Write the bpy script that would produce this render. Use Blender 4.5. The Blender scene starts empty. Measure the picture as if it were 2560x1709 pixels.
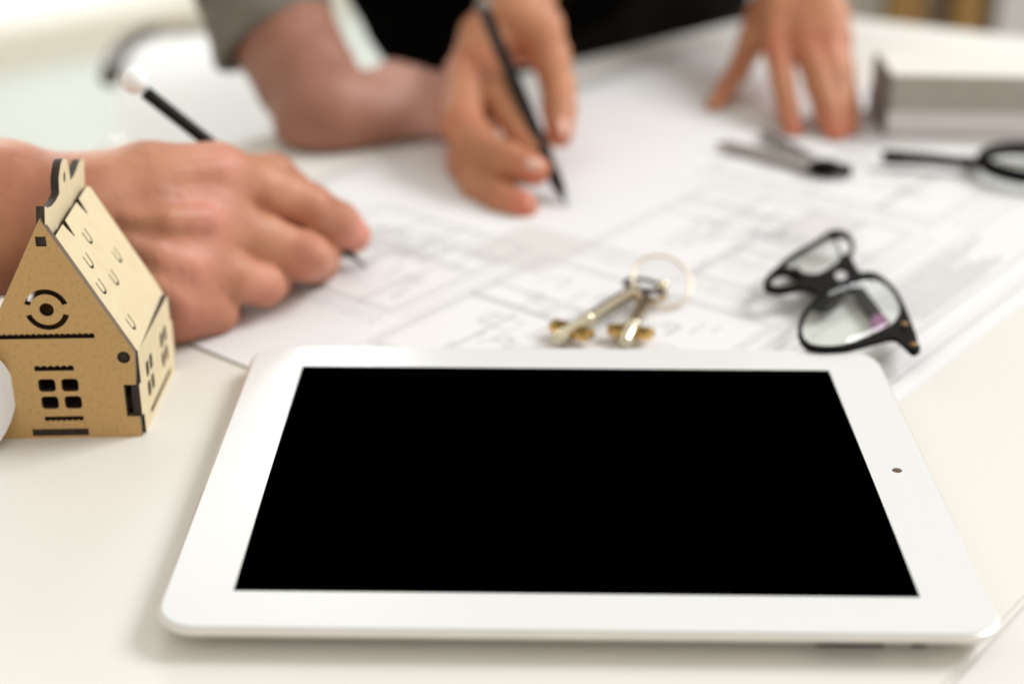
import bpy, bmesh, math, random
import numpy as np
from mathutils import Vector, Matrix

S = bpy.context.scene
C = S.collection
MM = 0.001                      # every length below is in millimetres

# ------------------------------------------------------------------ camera, light, exposure
cam = bpy.data.cameras.new('camera'); co = bpy.data.objects.new('camera', cam); C.objects.link(co); S.camera = co
cam.sensor_width = 36.0; cam.lens = 53.82; cam.clip_start = 0.02; cam.clip_end = 60
co.matrix_world = Matrix(((0.99993438, -0.00830166, 0.00789415, -15.528*MM),
                          (0.01065889, 0.42169321, -0.90667592, -441.423*MM),
                          (0.00419801, 0.90670057, 0.42175402, 259.097*MM),
                          (0, 0, 0, 1)))
cam.dof.use_dof = True; cam.dof.focus_distance = 0.500; cam.dof.aperture_fstop = 4.2

W = bpy.data.worlds.new('World'); S.world = W; W.use_nodes = True
bg = W.node_tree.nodes['Background']; bg.inputs[0].default_value = (1.0, 0.955, 0.86, 1); bg.inputs[1].default_value = 0.76

def area(name, loc, target, size, power, col):
    l = bpy.data.lights.new(name, 'AREA'); l.shape = 'RECTANGLE'; l.size, l.size_y = size; l.energy = power; l.color = col
    o = bpy.data.objects.new(name, l); C.objects.link(o); o.location = loc
    o.rotation_euler = (Vector(target) - Vector(loc)).to_track_quat('-Z', 'Y').to_euler()
    return o
area('window_light', (2.75, 1.35, 2.55), (0, 0.05, 0), (1.7, 1.5), 124, (0.955, 0.975, 1.0))
area('backdrop_fill', (-1.0, 3.0, 1.3), (-0.8, 3.3, -0.7), (2.0, 1.0), 84, (0.93, 0.98, 1.0))  # unseen fill lamp, added to brighten the background at left

S.view_settings.view_transform = 'Standard'; S.view_settings.look = 'None'; S.view_settings.gamma = 1; S.view_settings.exposure = 0.03
S.cycles.use_denoising = True; S.cycles.max_bounces = 8; S.cycles.sample_clamp_indirect = 6

# ------------------------------------------------------------------ materials
def mat(name, col, rough=0.5, metal=0.0, spec=0.5, coat=0.0, noise=None, bump=None, sss=None, trans=0.0, sheen=0.0, ior=1.45):
    m = bpy.data.materials.new(name); m.use_nodes = True; nt = m.node_tree; b = nt.nodes['Principled BSDF']
    def s(k, v):
        if k in b.inputs: b.inputs[k].default_value = v
    s('Base Color', (*col, 1)); s('Roughness', rough); s('Metallic', metal); s('Specular IOR Level', spec)
    s('Coat Weight', coat); s('Coat Roughness', 0.08); s('Transmission Weight', trans); s('Sheen Weight', sheen); s('IOR', ior)
    tc = nt.nodes.new('ShaderNodeTexCoord')
    if noise:                                     # (second colour, scale, low, high[, stretch])
        n = nt.nodes.new('ShaderNodeTexNoise'); n.inputs['Scale'].default_value = noise[1]; n.inputs['Detail'].default_value = 6
        r = nt.nodes.new('ShaderNodeMapRange'); r.inputs[1].default_value = noise[2]; r.inputs[2].default_value = noise[3]
        x = nt.nodes.new('ShaderNodeMix'); x.data_type = 'RGBA'
        x.inputs[6].default_value = (*col, 1); x.inputs[7].default_value = (*noise[0], 1)
        if len(noise) > 4:
            mp = nt.nodes.new('ShaderNodeMapping'); mp.inputs['Scale'].default_value = noise[4]
            nt.links.new(tc.outputs['Object'], mp.inputs[0]); nt.links.new(mp.outputs[0], n.inputs['Vector'])
        else:
            nt.links.new(tc.outputs['Object'], n.inputs['Vector'])
        nt.links.new(n.outputs[0], r.inputs[0]); nt.links.new(r.outputs[0], x.inputs[0]); nt.links.new(x.outputs[2], b.inputs['Base Color'])
    if bump:                                      # (scale, strength, distance)
        n = nt.nodes.new('ShaderNodeTexNoise'); n.inputs['Scale'].default_value = bump[0]; n.inputs['Detail'].default_value = 5
        bp = nt.nodes.new('ShaderNodeBump'); bp.inputs['Strength'].default_value = bump[1]; bp.inputs['Distance'].default_value = bump[2]
        nt.links.new(tc.outputs['Object'], n.inputs['Vector']); nt.links.new(n.outputs[0], bp.inputs['Height']); nt.links.new(bp.outputs[0], b.inputs['Normal'])
    if sss:
        s('Subsurface Weight', sss); s('Subsurface Radius', (1.0, 0.35, 0.2)); s('Subsurface Scale', 0.004)
    return m

M_table = mat('cream_laminate', (0.78, 0.76, 0.715), 0.42, spec=0.35, noise=((0.765, 0.745, 0.695), 9, 0.3, 0.7), bump=(900, 0.02, 0.0002))
M_table2 = mat('white_laminate', (0.76, 0.745, 0.72), 0.42, spec=0.35, bump=(900, 0.02, 0.0002))
M_paper = mat('drawing_paper', (0.79, 0.78, 0.785), 0.85, spec=0.15, noise=((0.765, 0.755, 0.76), 14, 0.35, 0.65))
M_ink = mat('grey_print', (0.44, 0.43, 0.44), 0.9, spec=0.1)
M_tone = mat('pale_print', (0.68, 0.66, 0.645), 0.9, spec=0.1)
M_white = mat('white_tablet_glass', (0.74, 0.745, 0.74), 0.22, spec=0.35)
M_alu = mat('silver_tablet_shell', (0.80, 0.775, 0.73), 0.28, metal=0.55, noise=((0.76, 0.735, 0.69), 60, 0.3, 0.7))
M_screen = mat('black_screen', (0, 0, 0), 0.6, spec=0.0)
M_lens = mat('camera_glass', (0.10, 0.055, 0.03), 0.15)
M_lensr = mat('camera_ring', (0.02, 0.018, 0.018), 0.3)
M_slot = mat('slot_black', (0.012, 0.011, 0.012), 0.5)
M_mdf = mat('brown_fibreboard', (0.56, 0.35, 0.15), 0.8, spec=0.2, noise=((0.40, 0.24, 0.09), 650, 0.52, 0.85), bump=(700, 0.25, 0.0003))
M_ply = mat('pale_plywood', (0.72, 0.61, 0.41), 0.7, spec=0.2, noise=((0.68, 0.56, 0.36), 160, 0.35, 0.75), bump=(600, 0.08, 0.0002))
M_burn = mat('laser_burnt_edge', (0.022, 0.013, 0.009), 0.7, noise=((0.045, 0.027, 0.018), 300, 0.4, 0.7))
M_mdfe = mat('fibreboard_edge', (0.16, 0.12, 0.09), 0.8)
M_gold = mat('brass', (0.80, 0.52, 0.17), 0.30, metal=1.0, noise=((0.62, 0.36, 0.10), 120, 0.4, 0.7))
M_bronze = mat('dark_bronze', (0.30, 0.19, 0.08), 0.4, metal=0.8)
M_steel = mat('nickel', (0.72, 0.66, 0.50), 0.22, metal=1.0)
M_rose = mat('rose_gold_wire', (0.74, 0.60, 0.44), 0.30, metal=0.8)
M_black = mat('black_plastic', (0.006, 0.005, 0.006), 0.4, spec=0.06)
M_pen = mat('black_pen_barrel', (0.008, 0.007, 0.007), 0.32, spec=0.2)
M_penglint = mat('white_pen_glint', (0.95, 0.96, 0.97), 0.5, spec=0.2)  # white of an out-of-focus glint, built as a ball on the pen
M_greytip = mat('grey_pen_end', (0.22, 0.19, 0.16), 0.35)
M_glass = bpy.data.materials.new('clear_lens'); M_glass.use_nodes = True
_n = M_glass.node_tree; _n.nodes.clear(); _o = _n.nodes.new('ShaderNodeOutputMaterial'); _x = _n.nodes.new('ShaderNodeMixShader')
_t = _n.nodes.new('ShaderNodeBsdfTransparent'); _t.inputs[0].default_value = (0.975, 0.99, 0.97, 1)
_g = _n.nodes.new('ShaderNodeBsdfGlossy'); _g.inputs['Roughness'].default_value = 0.03;
_x.inputs[0].default_value = 0.045; _n.links.new(_t.outputs[0], _x.inputs[1]); _n.links.new(_g.outputs[0], _x.inputs[2]); _n.links.new(_x.outputs[0], _o.inputs[0])
M_purple = mat('purple_lens_reflection', (0.30, 0.09, 0.24), 0.3)  # lens reflection put into the colour of the temple tip
M_tip = mat('metal_pen_tip', (0.12, 0.12, 0.13), 0.3, metal=0.8)
M_roll = mat('white_roll_paper', (0.90, 0.90, 0.91), 0.7, spec=0.2)
M_bookc = mat('grey_book_cloth', (0.43, 0.385, 0.345), 0.75, noise=((0.40, 0.355, 0.315), 300, 0.4, 0.6))
M_card = mat('cream_card', (0.78, 0.755, 0.70), 0.7)
M_page = mat('white_pages', (0.82, 0.78, 0.78), 0.85, noise=((0.70, 0.66, 0.66), 40, 0.4, 0.6, (1, 1, 60)))
M_endstrip = mat('dark_binding_and_shade', (0.20, 0.175, 0.15), 0.7)  # pad binding, and the shade painted at the book's left end
M_greycloth = mat('grey_shirt_cloth', (0.23, 0.205, 0.175), 0.9, spec=0.1, sheen=0.2, noise=((0.17, 0.15, 0.125), 35, 0.3, 0.7), bump=(600, 0.3, 0.0006))
M_jacket = mat('black_jacket_cloth', (0.0025, 0.0022, 0.002), 0.95, spec=0.02)
M_trouser = mat('charcoal_cloth', (0.0105, 0.0097, 0.0088), 0.95, spec=0.02, bump=(400, 0.3, 0.0006))
M_floor = mat('pale_floor', (0.35, 0.36, 0.325), 0.6, noise=((0.31, 0.315, 0.28), 1.3, 0.35, 0.65))
M_wall = mat('white_wall', (0.82, 0.82, 0.79), 0.8)
M_skirt = mat('taupe_skirting', (0.56, 0.50, 0.41), 0.6)
M_chair = mat('white_chair_shell', (0.78, 0.77, 0.74), 0.6)
M_dark = mat('dark_brown_trim', (0.075, 0.055, 0.035), 0.5)
M_wood = mat('orange_brown_wood', (0.46, 0.26, 0.08), 0.5, noise=((0.26, 0.135, 0.035), 14, 0.35, 0.65, (8, 8, 0.6)))
M_taupe = mat('taupe_panel', (0.34, 0.27, 0.20), 0.6)
M_nail = mat('fingernail', (0.72, 0.46, 0.37), 0.3, sss=0.1)
M_compass = mat('dull_steel', (0.50, 0.48, 0.46), 0.35, metal=0.8)

def skin_mat(name, a, b, pink):
    m = mat(name, a, 0.48, spec=0.35, sss=0.06, bump=(260, 0.42, 0.0012)); nt = m.node_tree; bs = nt.nodes['Principled BSDF']
    tc = nt.nodes.new('ShaderNodeTexCoord'); n = nt.nodes.new('ShaderNodeTexNoise'); n.inputs['Scale'].default_value = 38; n.inputs['Detail'].default_value = 4
    nt.links.new(tc.outputs['Object'], n.inputs['Vector'])
    r = nt.nodes.new('ShaderNodeMapRange'); r.inputs[1].default_value = 0.35; r.inputs[2].default_value = 0.68; nt.links.new(n.outputs[0], r.inputs[0])
    x = nt.nodes.new('ShaderNodeMix'); x.data_type = 'RGBA'; x.inputs[6].default_value = (*a, 1); x.inputs[7].default_value = (*b, 1)
    nt.links.new(r.outputs[0], x.inputs[0])
    at = nt.nodes.new('ShaderNodeAttribute'); at.attribute_name = 'flush'
    y = nt.nodes.new('ShaderNodeMix'); y.data_type = 'RGBA'; y.inputs[7].default_value = (*pink, 1)
    nt.links.new(at.outputs['Fac'], y.inputs[0]); nt.links.new(x.outputs[2], y.inputs[6]); nt.links.new(y.outputs[2], bs.inputs['Base Color'])
    return m
M_skin1 = skin_mat('ruddy_skin', (0.53, 0.245, 0.145), (0.38, 0.15, 0.088), (0.72, 0.29, 0.235))
M_skin2 = skin_mat('tanned_skin', (0.37, 0.172, 0.118), (0.30, 0.132, 0.09), (0.72, 0.42, 0.35))
M_skin3 = skin_mat('light_skin', (0.53, 0.235, 0.125), (0.43, 0.175, 0.09), (0.62, 0.19, 0.125))

# ------------------------------------------------------------------ helpers
def tag(o, label=None, cat=None, group=None, kind=None):
    if label: o['label'] = label
    if cat: o['category'] = cat
    if group: o['group'] = group
    if kind: o['kind'] = kind
    return o
def thing(name, label, cat, loc=(0, 0, 0), rot=None, group=None):
    o = bpy.data.objects.new(name, None); C.objects.link(o); o.empty_display_size = 0.01
    o.location = Vector(loc)*MM
    if rot is not None: o.rotation_euler = rot
    return tag(o, label, cat, group)
def link(name, me, parent=None, mats=None, smooth=False, at=(0, 0, 0)):
    o = bpy.data.objects.new(name, me); C.objects.link(o); o.location = Vector(at)*MM
    for m in (mats if isinstance(mats, (list, tuple)) else [mats] if mats else []): me.materials.append(m)
    if smooth: me.polygons.foreach_set('use_smooth', [True]*len(me.polygons))
    if parent is not None: o.parent = parent
    return o
def mesh(name, vs, fs, m, parent=None, smooth=False, off=(0, 0, 0)):
    me = bpy.data.meshes.new(name); ox, oy, oz = off
    me.from_pydata([((v[0]-ox)*MM, (v[1]-oy)*MM, (v[2]-oz)*MM) for v in vs], [], fs); me.update()
    bm = bmesh.new(); bm.from_mesh(me); bmesh.ops.recalc_face_normals(bm, faces=bm.faces); bm.to_mesh(me); bm.free()
    return link(name, me, parent, m, smooth)
def box(name, lo, hi, m, parent=None, bevel=0.0, off=(0, 0, 0), mtx=None):
    bm = bmesh.new(); bmesh.ops.create_cube(bm, size=1)
    for v in bm.verts:
        v.co = Vector([(lo[i]+hi[i])/2 + v.co[i]*(hi[i]-lo[i]) for i in range(3)])
    if bevel: bmesh.ops.bevel(bm, geom=bm.edges[:], offset=bevel, segments=2, affect='EDGES')
    for v in bm.verts:
        if mtx is not None: v.co = mtx @ v.co
        v.co = (v.co - Vector(off))*MM
    me = bpy.data.meshes.new(name); bm.to_mesh(me); bm.free()
    return link(name, me, parent, m)
def lathe(name, p0, p1, prof, m, parent=None, n=24, off=(0, 0, 0)):
    """prof: (distance along p0->p1, radius)"""
    p0, p1 = Vector(p0), Vector(p1); ax = (p1-p0).normalized(); u = ax.orthogonal().normalized(); w = ax.cross(u)
    vs, fs = [], []
    for t, r in prof:
        for i in range(n):
            a = 2*math.pi*i/n; vs.append(p0 + ax*t + (u*math.cos(a)+w*math.sin(a))*max(r, 1e-3))
    for j in range(len(prof)-1):
        for i in range(n):
            k = (i+1) % n; fs.append((j*n+i, j*n+k, (j+1)*n+k, (j+1)*n+i))
    fs.append(tuple(range(n))[::-1]); fs.append(tuple((len(prof)-1)*n+i for i in range(n)))
    return mesh(name, vs, fs, m, parent, True, off)
def tube(name, pts, r, m, parent=None, n=12, closed=False, off=(0, 0, 0), flat=1.0):
    pts = [Vector(p) for p in pts]; N = len(pts); vs, fs = [], []; rs = r if isinstance(r, (list, tuple)) else [r]*N
    up = Vector((0, 0, 1))
    for i, p in enumerate(pts):
        d = (pts[(i+1) % N] - pts[i-1]) if closed else (pts[min(i+1, N-1)] - pts[max(i-1, 0)])
        d.normalize(); u = up.cross(d)
        u = u.normalized() if u.length > 1e-4 else Vector((1, 0, 0)); w = d.cross(u)
        for k in range(n):
            a = 2*math.pi*k/n; vs.append(p + u*math.cos(a)*rs[i] + w*math.sin(a)*rs[i]*flat)
    for i in range(N if closed else N-1):
        j = (i+1) % N
        for k in range(n):
            l = (k+1) % n; fs.append((i*n+k, i*n+l, j*n+l, j*n+k))
    if not closed: fs += [tuple(range(n))[::-1], tuple((N-1)*n+k for k in range(n))]
    return mesh(name, vs, fs, m, parent, True, off)
def ball(name, c, r, m, parent=None, scale=(1, 1, 1), off=(0, 0, 0), mtx=None):
    bm = bmesh.new(); bmesh.ops.create_uvsphere(bm, u_segments=24, v_segments=14, radius=1)
    for v in bm.verts:
        q = Vector((v.co.x*r*scale[0], v.co.y*r*scale[1], v.co.z*r*scale[2]))
        if mtx is not None: q = mtx @ q
        v.co = (q + Vector(c) - Vector(off))*MM
    me = bpy.data.meshes.new(name); bm.to_mesh(me); bm.free()
    return link(name, me, parent, m, True)
def plate(name, outline, holes, t, face_m, edge_m, frame, parent=None, bevel=0.0, rim_m=None):
    """flat sheet with cut-outs; outline/holes in 2-D mm, thickness t along the frame's third axis (centre plane at origin).
    frame = (origin, axis1, axis2) in the parent's space"""
    cu = bpy.data.curves.new(name, 'CURVE'); cu.dimensions = '2D'; cu.fill_mode = 'BOTH'; cu.extrude = t/2 - bevel; cu.bevel_depth = bevel; cu.bevel_resolution = 1
    for ring in [outline]+holes:
        sp = cu.splines.new('POLY'); sp.points.add(len(ring)-1); sp.use_cyclic_u = True
        for p, q in zip(sp.points, ring): p.co = (q[0], q[1], 0, 1)
    tmp = bpy.data.objects.new('tmp', cu); C.objects.link(tmp)
    dg = bpy.context.evaluated_depsgraph_get(); me = bpy.data.meshes.new_from_object(tmp.evaluated_get(dg))
    bpy.data.objects.remove(tmp); bpy.data.curves.remove(cu)
    me.materials.clear(); me.materials.append(face_m); me.materials.append(edge_m)
    o, a, b = Vector(frame[0]), Vector(frame[1]).normalized(), Vector(frame[2]).normalized(); c = a.cross(b)
    for p in me.polygons: p.material_index = 0 if abs(p.normal.z) > 0.7 else 1
    if rim_m is not None:                               # the outer rim differs from the cut-outs
        me.materials.append(rim_m); seg = list(zip(outline, outline[1:]+outline[:1]))
        for p in me.polygons:
            if p.material_index != 1: continue
            for a_, b_ in seg:
                a2, b2 = Vector(a_), Vector(b_); d2 = b2-a2; q2 = Vector((p.center.x, p.center.y))
                k = max(0, min(1, (q2-a2).dot(d2)/max(d2.length_squared, 1e-9)))
                if (a2+d2*k-q2).length < .3: p.material_index = 2; break
    for v in me.vertices: v.co = (o + a*v.co.x + b*v.co.y + c*v.co.z)*MM
    me.update(); me.name = name
    return link(name, me, parent)
def circ(cx, cy, r, n=24, a0=0, a1=360, r2=None):
    return [(cx + r*math.cos(math.radians(a0+(a1-a0)*i/n)), cy + (r2 or r)*math.sin(math.radians(a0+(a1-a0)*i/n))) for i in range(n + (0 if a1-a0 == 360 else 1))]
def rrect(x0, y0, x1, y1, r, n=5):
    out = []
    for cx, cy, a in ((x1-r, y1-r, 0), (x0+r, y1-r, 90), (x0+r, y0+r, 180), (x1-r, y0+r, 270)):
        out += [(cx+r*math.cos(math.radians(a+90*i/n)), cy+r*math.sin(math.radians(a+90*i/n))) for i in range(n+1)]
    return out
def spline(pts, n=5, closed=True):
    out = []; N = len(pts); D = len(pts[0])
    for i in range(N if closed else N-1):
        g = lambda k: pts[k % N] if closed else pts[min(max(k, 0), N-1)]
        p0, p1, p2, p3 = g(i-1), g(i), g(i+1), g(i+2)
        for j in range(n):
            t = j/n
            out.append(tuple(0.5*(2*p1[d]+(p2[d]-p0[d])*t+(2*p0[d]-5*p1[d]+4*p2[d]-p3[d])*t*t+(3*p1[d]-p0[d]-3*p2[d]+p3[d])*t**3) for d in range(D)))
    if not closed: out.append(tuple(pts[-1]))
    return out

# --- smooth bodies: a signed distance field of tapered limbs, meshed with surface nets
def smin(a, b, k):
    if k <= 0: return np.minimum(a, b)
    h = np.maximum(k-np.abs(a-b), 0)/k
    return np.minimum(a, b) - h*h*k/4
def organic(name, chains, m, parent, h=1.5, off=(0, 0, 0), flush=(), kc=3.0, floor=None):
    """chains[0] = list of palm/limb chains (blended together, k given); the others are fingers blended only into it.
    chain = [(x, y, z, r), ...]"""
    base, kb, fingers, kj = chains['base'], chains.get('kb', 8), chains.get('fingers', []), chains.get('kj', 6)
    allp = np.array([p for c in base+fingers for p in c]); lo = (allp[:, :3]-allp[:, 3:]).min(0)-3*h-2; hi = (allp[:, :3]+allp[:, 3:]).max(0)+3*h+2
    n = np.ceil((hi-lo)/h).astype(int)+1
    ax = [lo[i]+h*np.arange(n[i]) for i in range(3)]
    G = np.stack(np.meshgrid(*ax, indexing='ij'), -1).astype(np.float32)
    def chain(c, k):
        d = None
        for p, q in zip(c[:-1], c[1:]):
            a, b = np.array(p[:3], np.float32), np.array(q[:3], np.float32); ab = b-a; L = float(ab@ab)+1e-6
            t = np.clip(((G-a)@ab)/L, 0, 1); e = np.linalg.norm(G-a-t[..., None]*ab, axis=-1) - (p[3]+t*(q[3]-p[3]))
            d = e if d is None else smin(d, e, k)
        return d
    B = None
    for c in base:
        d = chain(c, kc); B = d if B is None else smin(B, d, kb)
    for c in chains.get('fine', []): B = smin(B, chain(c, kc), 2.5)
    F = B
    for c in fingers: F = smin(F, smin(B, chain(c, kc), kj), 0.8)
    if floor is not None: F = np.maximum(F, floor - G[..., 2])
    Sg = F < 0; cs = [(i, j, k) for i in (0, 1) for j in (0, 1) for k in (0, 1)]
    sl = lambda A, c: A[c[0]:A.shape[0]-1+c[0], c[1]:A.shape[1]-1+c[1], c[2]:A.shape[2]-1+c[2]]
    cnt = sum(sl(Sg, c).astype(int) for c in cs); mask = (cnt > 0) & (cnt < 8)
    acc = np.zeros(mask.shape+(3,), np.float32); num = np.zeros(mask.shape, np.float32)
    for c in cs:
        for axis in range(3):
            if c[axis]: continue
            e = list(c); e[axis] = 1; v0, v1 = sl(F, c), sl(F, e); x = (v0 < 0) != (v1 < 0)
            t = np.where(x, v0/np.where(x, v0-v1, 1), 0); p = np.zeros(mask.shape+(3,), np.float32)
            for k in range(3): p[..., k] = c[k]
            p[..., axis] = t; acc += p*x[..., None]; num += x
    idx = -np.ones(mask.shape, int); idx[mask] = np.arange(mask.sum())
    cell = np.argwhere(mask); V = lo + h*(cell + acc[mask]/num[mask][:, None])
    faces = []
    for axis in range(3):
        o1, o2 = (axis+1) % 3, (axis+2) % 3
        s0 = [slice(None)]*3; s1 = [slice(None)]*3; s0[axis] = slice(0, -1); s1[axis] = slice(1, None)
        E = np.argwhere(Sg[tuple(s0)] != Sg[tuple(s1)])
        E = E[(E[:, o1] > 0) & (E[:, o2] > 0) & (E[:, o1] < mask.shape[o1]) & (E[:, o2] < mask.shape[o2])]
        ins = Sg[tuple(E.T)]
        q = []
        for d1, d2 in ((0, 0), (-1, 0), (-1, -1), (0, -1)):
            P = E.copy(); P[:, o1] += d1; P[:, o2] += d2; q.append(idx[tuple(P.T)])
        q = np.stack(q, 1); q[~ins] = q[~ins][:, ::-1]; faces.append(q)
    Fq = np.concatenate(faces); Fq = Fq[(Fq >= 0).all(1)]
    me = bpy.data.meshes.new(name); me.from_pydata(((V-np.array(off))*MM).tolist(), [], Fq.tolist()); me.update()
    bm = bmesh.new(); bm.from_mesh(me)
    for _ in range(2): bmesh.ops.smooth_vert(bm, verts=bm.verts, factor=0.5, use_axis_x=True, use_axis_y=True, use_axis_z=True)
    bmesh.ops.recalc_face_normals(bm, faces=bm.faces); bm.to_mesh(me); bm.free()
    w = np.zeros(len(V))
    for x, y, z, r, s in flush: w = np.maximum(w, s*np.exp(-((V-np.array([x, y, z]))**2).sum(1)/(r*r)))
    at = me.attributes.new('flush', 'FLOAT', 'POINT'); at.data.foreach_set('value', w.astype(np.float32))
    return link(name, me, parent, m, True)

random.seed(7)

# ------------------------------------------------------------------ setting
def sheet(name, pts, z, m, kind='structure'):
    o = mesh(name, [(x, y, z) for x, y in pts], [tuple(range(len(pts)))], m); o['kind'] = kind; return o
sheet('floor', [(-6000, -3000), (6000, -3000), (6000, 7000), (-6000, 7000)], -740, M_floor)
wd = Vector((1058.4-1325.4, 0, 0))
a = Vector((-1325.4, 3284.9)); d = Vector((267, 249.4)).normalized(); nrm = Vector((-d.y, d.x))
p0, p1 = a - d*3500, a + d*2600
wall = mesh('wall', [(p0.x, p0.y, -740), (p1.x, p1.y, -740), (p1.x, p1.y, 1900), (p0.x, p0.y, 1900),
                     *[(q.x+nrm.x*90, q.y+nrm.y*90, z) for q, z in ((p0, -740), (p1, -740), (p1, 1900), (p0, 1900))]],
            [(0, 1, 2, 3), (4, 5, 6, 7), (0, 1, 5, 4), (1, 2, 6, 5), (2, 3, 7, 6), (3, 0, 4, 7)], M_wall)
wall['kind'] = 'structure'
q0, q1 = p0 - nrm*14, p1 - nrm*14; r0, r1 = p0 - nrm*2, p1 - nrm*2
sk = [(q0.x, q0.y), (q1.x, q1.y), (r1.x, r1.y), (r0.x, r0.y)]
mesh('skirting_board', [(x, y, -738) for x, y in sk]+[(x, y, -640) for x, y in sk], [(0, 1, 2, 3), (4, 5, 6, 7), (0, 1, 5, 4), (1, 2, 6, 5), (2, 3, 7, 6), (3, 0, 4, 7)], M_skirt)['kind'] = 'structure'

# table: a thick cream board with a rounded edge
tp = [(179, 714), (589, 497), (-250, -532), (-620, -45)]
t = thing('table', 'large cream white table with rounded edges under the papers and tablet', 'table', (0, 0, -740))
bm = bmesh.new(); vs = [bm.verts.new((x*MM, y*MM, 0)) for x, y in tp]
f = bm.faces.new(vs); f.normal_update()
if f.normal.z < 0: f.normal_flip()
ex = bmesh.ops.extrude_face_region(bm, geom=[f])
for v in [g for g in ex['geom'] if isinstance(g, bmesh.types.BMVert)]: v.co.z -= 0.026
bmesh.ops.recalc_face_normals(bm, faces=bm.faces)
bmesh.ops.bevel(bm, geom=[e for e in bm.edges if abs(e.verts[0].co.z-e.verts[1].co.z) > .01], offset=0.02, segments=5, affect='EDGES')
bmesh.ops.bevel(bm, geom=[e for e in bm.edges if e.verts[0].co.z > -.001 and e.verts[1].co.z > -.001], offset=0.0016, segments=4, affect='EDGES')
for v in bm.verts: v.co.z += 0.74
me = bpy.data.meshes.new('tabletop'); bm.to_mesh(me); bm.free(); link('tabletop', me, t, M_table)
for x, y in ((165, 640), (520, 480), (-240, -450), (-540, -60)):
    lathe('leg', (x, y, 713.5), (x, y, 0), [(0, 24), (713, 20)], M_alu, t, 16)

# a second table pushed against the first, only its corner is in view
t2 = thing('table', 'second white table pushed against the right edge of the cream one, at bottom right', 'table', (300, -250, -740))
e0, e1 = Vector((589, 497)), Vector((-250, -532)); nn = Vector((e1.y-e0.y, -(e1.x-e0.x))).normalized()
if nn.x < 0: nn = -nn
ta, tb_ = e0 + nn*0.3, e1 + nn*0.3; tc_, td_ = tb_ + nn*620, ta + nn*620
bm = bmesh.new(); f = bm.faces.new([bm.verts.new(((p.x-300)*MM, (p.y+250)*MM, 0.7397)) for p in (ta, tb_, tc_, td_)]); f.normal_update()
if f.normal.z < 0: f.normal_flip()
ex = bmesh.ops.extrude_face_region(bm, geom=[f])
for v in [g for g in ex['geom'] if isinstance(g, bmesh.types.BMVert)]: v.co.z -= 0.026
bmesh.ops.recalc_face_normals(bm, faces=bm.faces)
bmesh.ops.bevel(bm, geom=[e for e in bm.edges if e.verts[0].co.z > .735 and e.verts[1].co.z > .735], offset=0.0012, segments=4, affect='EDGES')
me = bpy.data.meshes.new('tabletop'); bm.to_mesh(me); bm.free(); link('tabletop', me, t2, M_table2)
for p in (ta+nn*60-(ta-tb_).normalized()*80, tb_+nn*60+(ta-tb_).normalized()*80, tc_-nn*60+(ta-tb_).normalized()*80, td_-nn*60-(ta-tb_).normalized()*80):
    lathe('leg', (p.x, p.y, -26.5), (p.x, p.y, -740), [(0, 24), (713, 20)], M_alu, t2, 16, (300, -250, -740))

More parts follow.
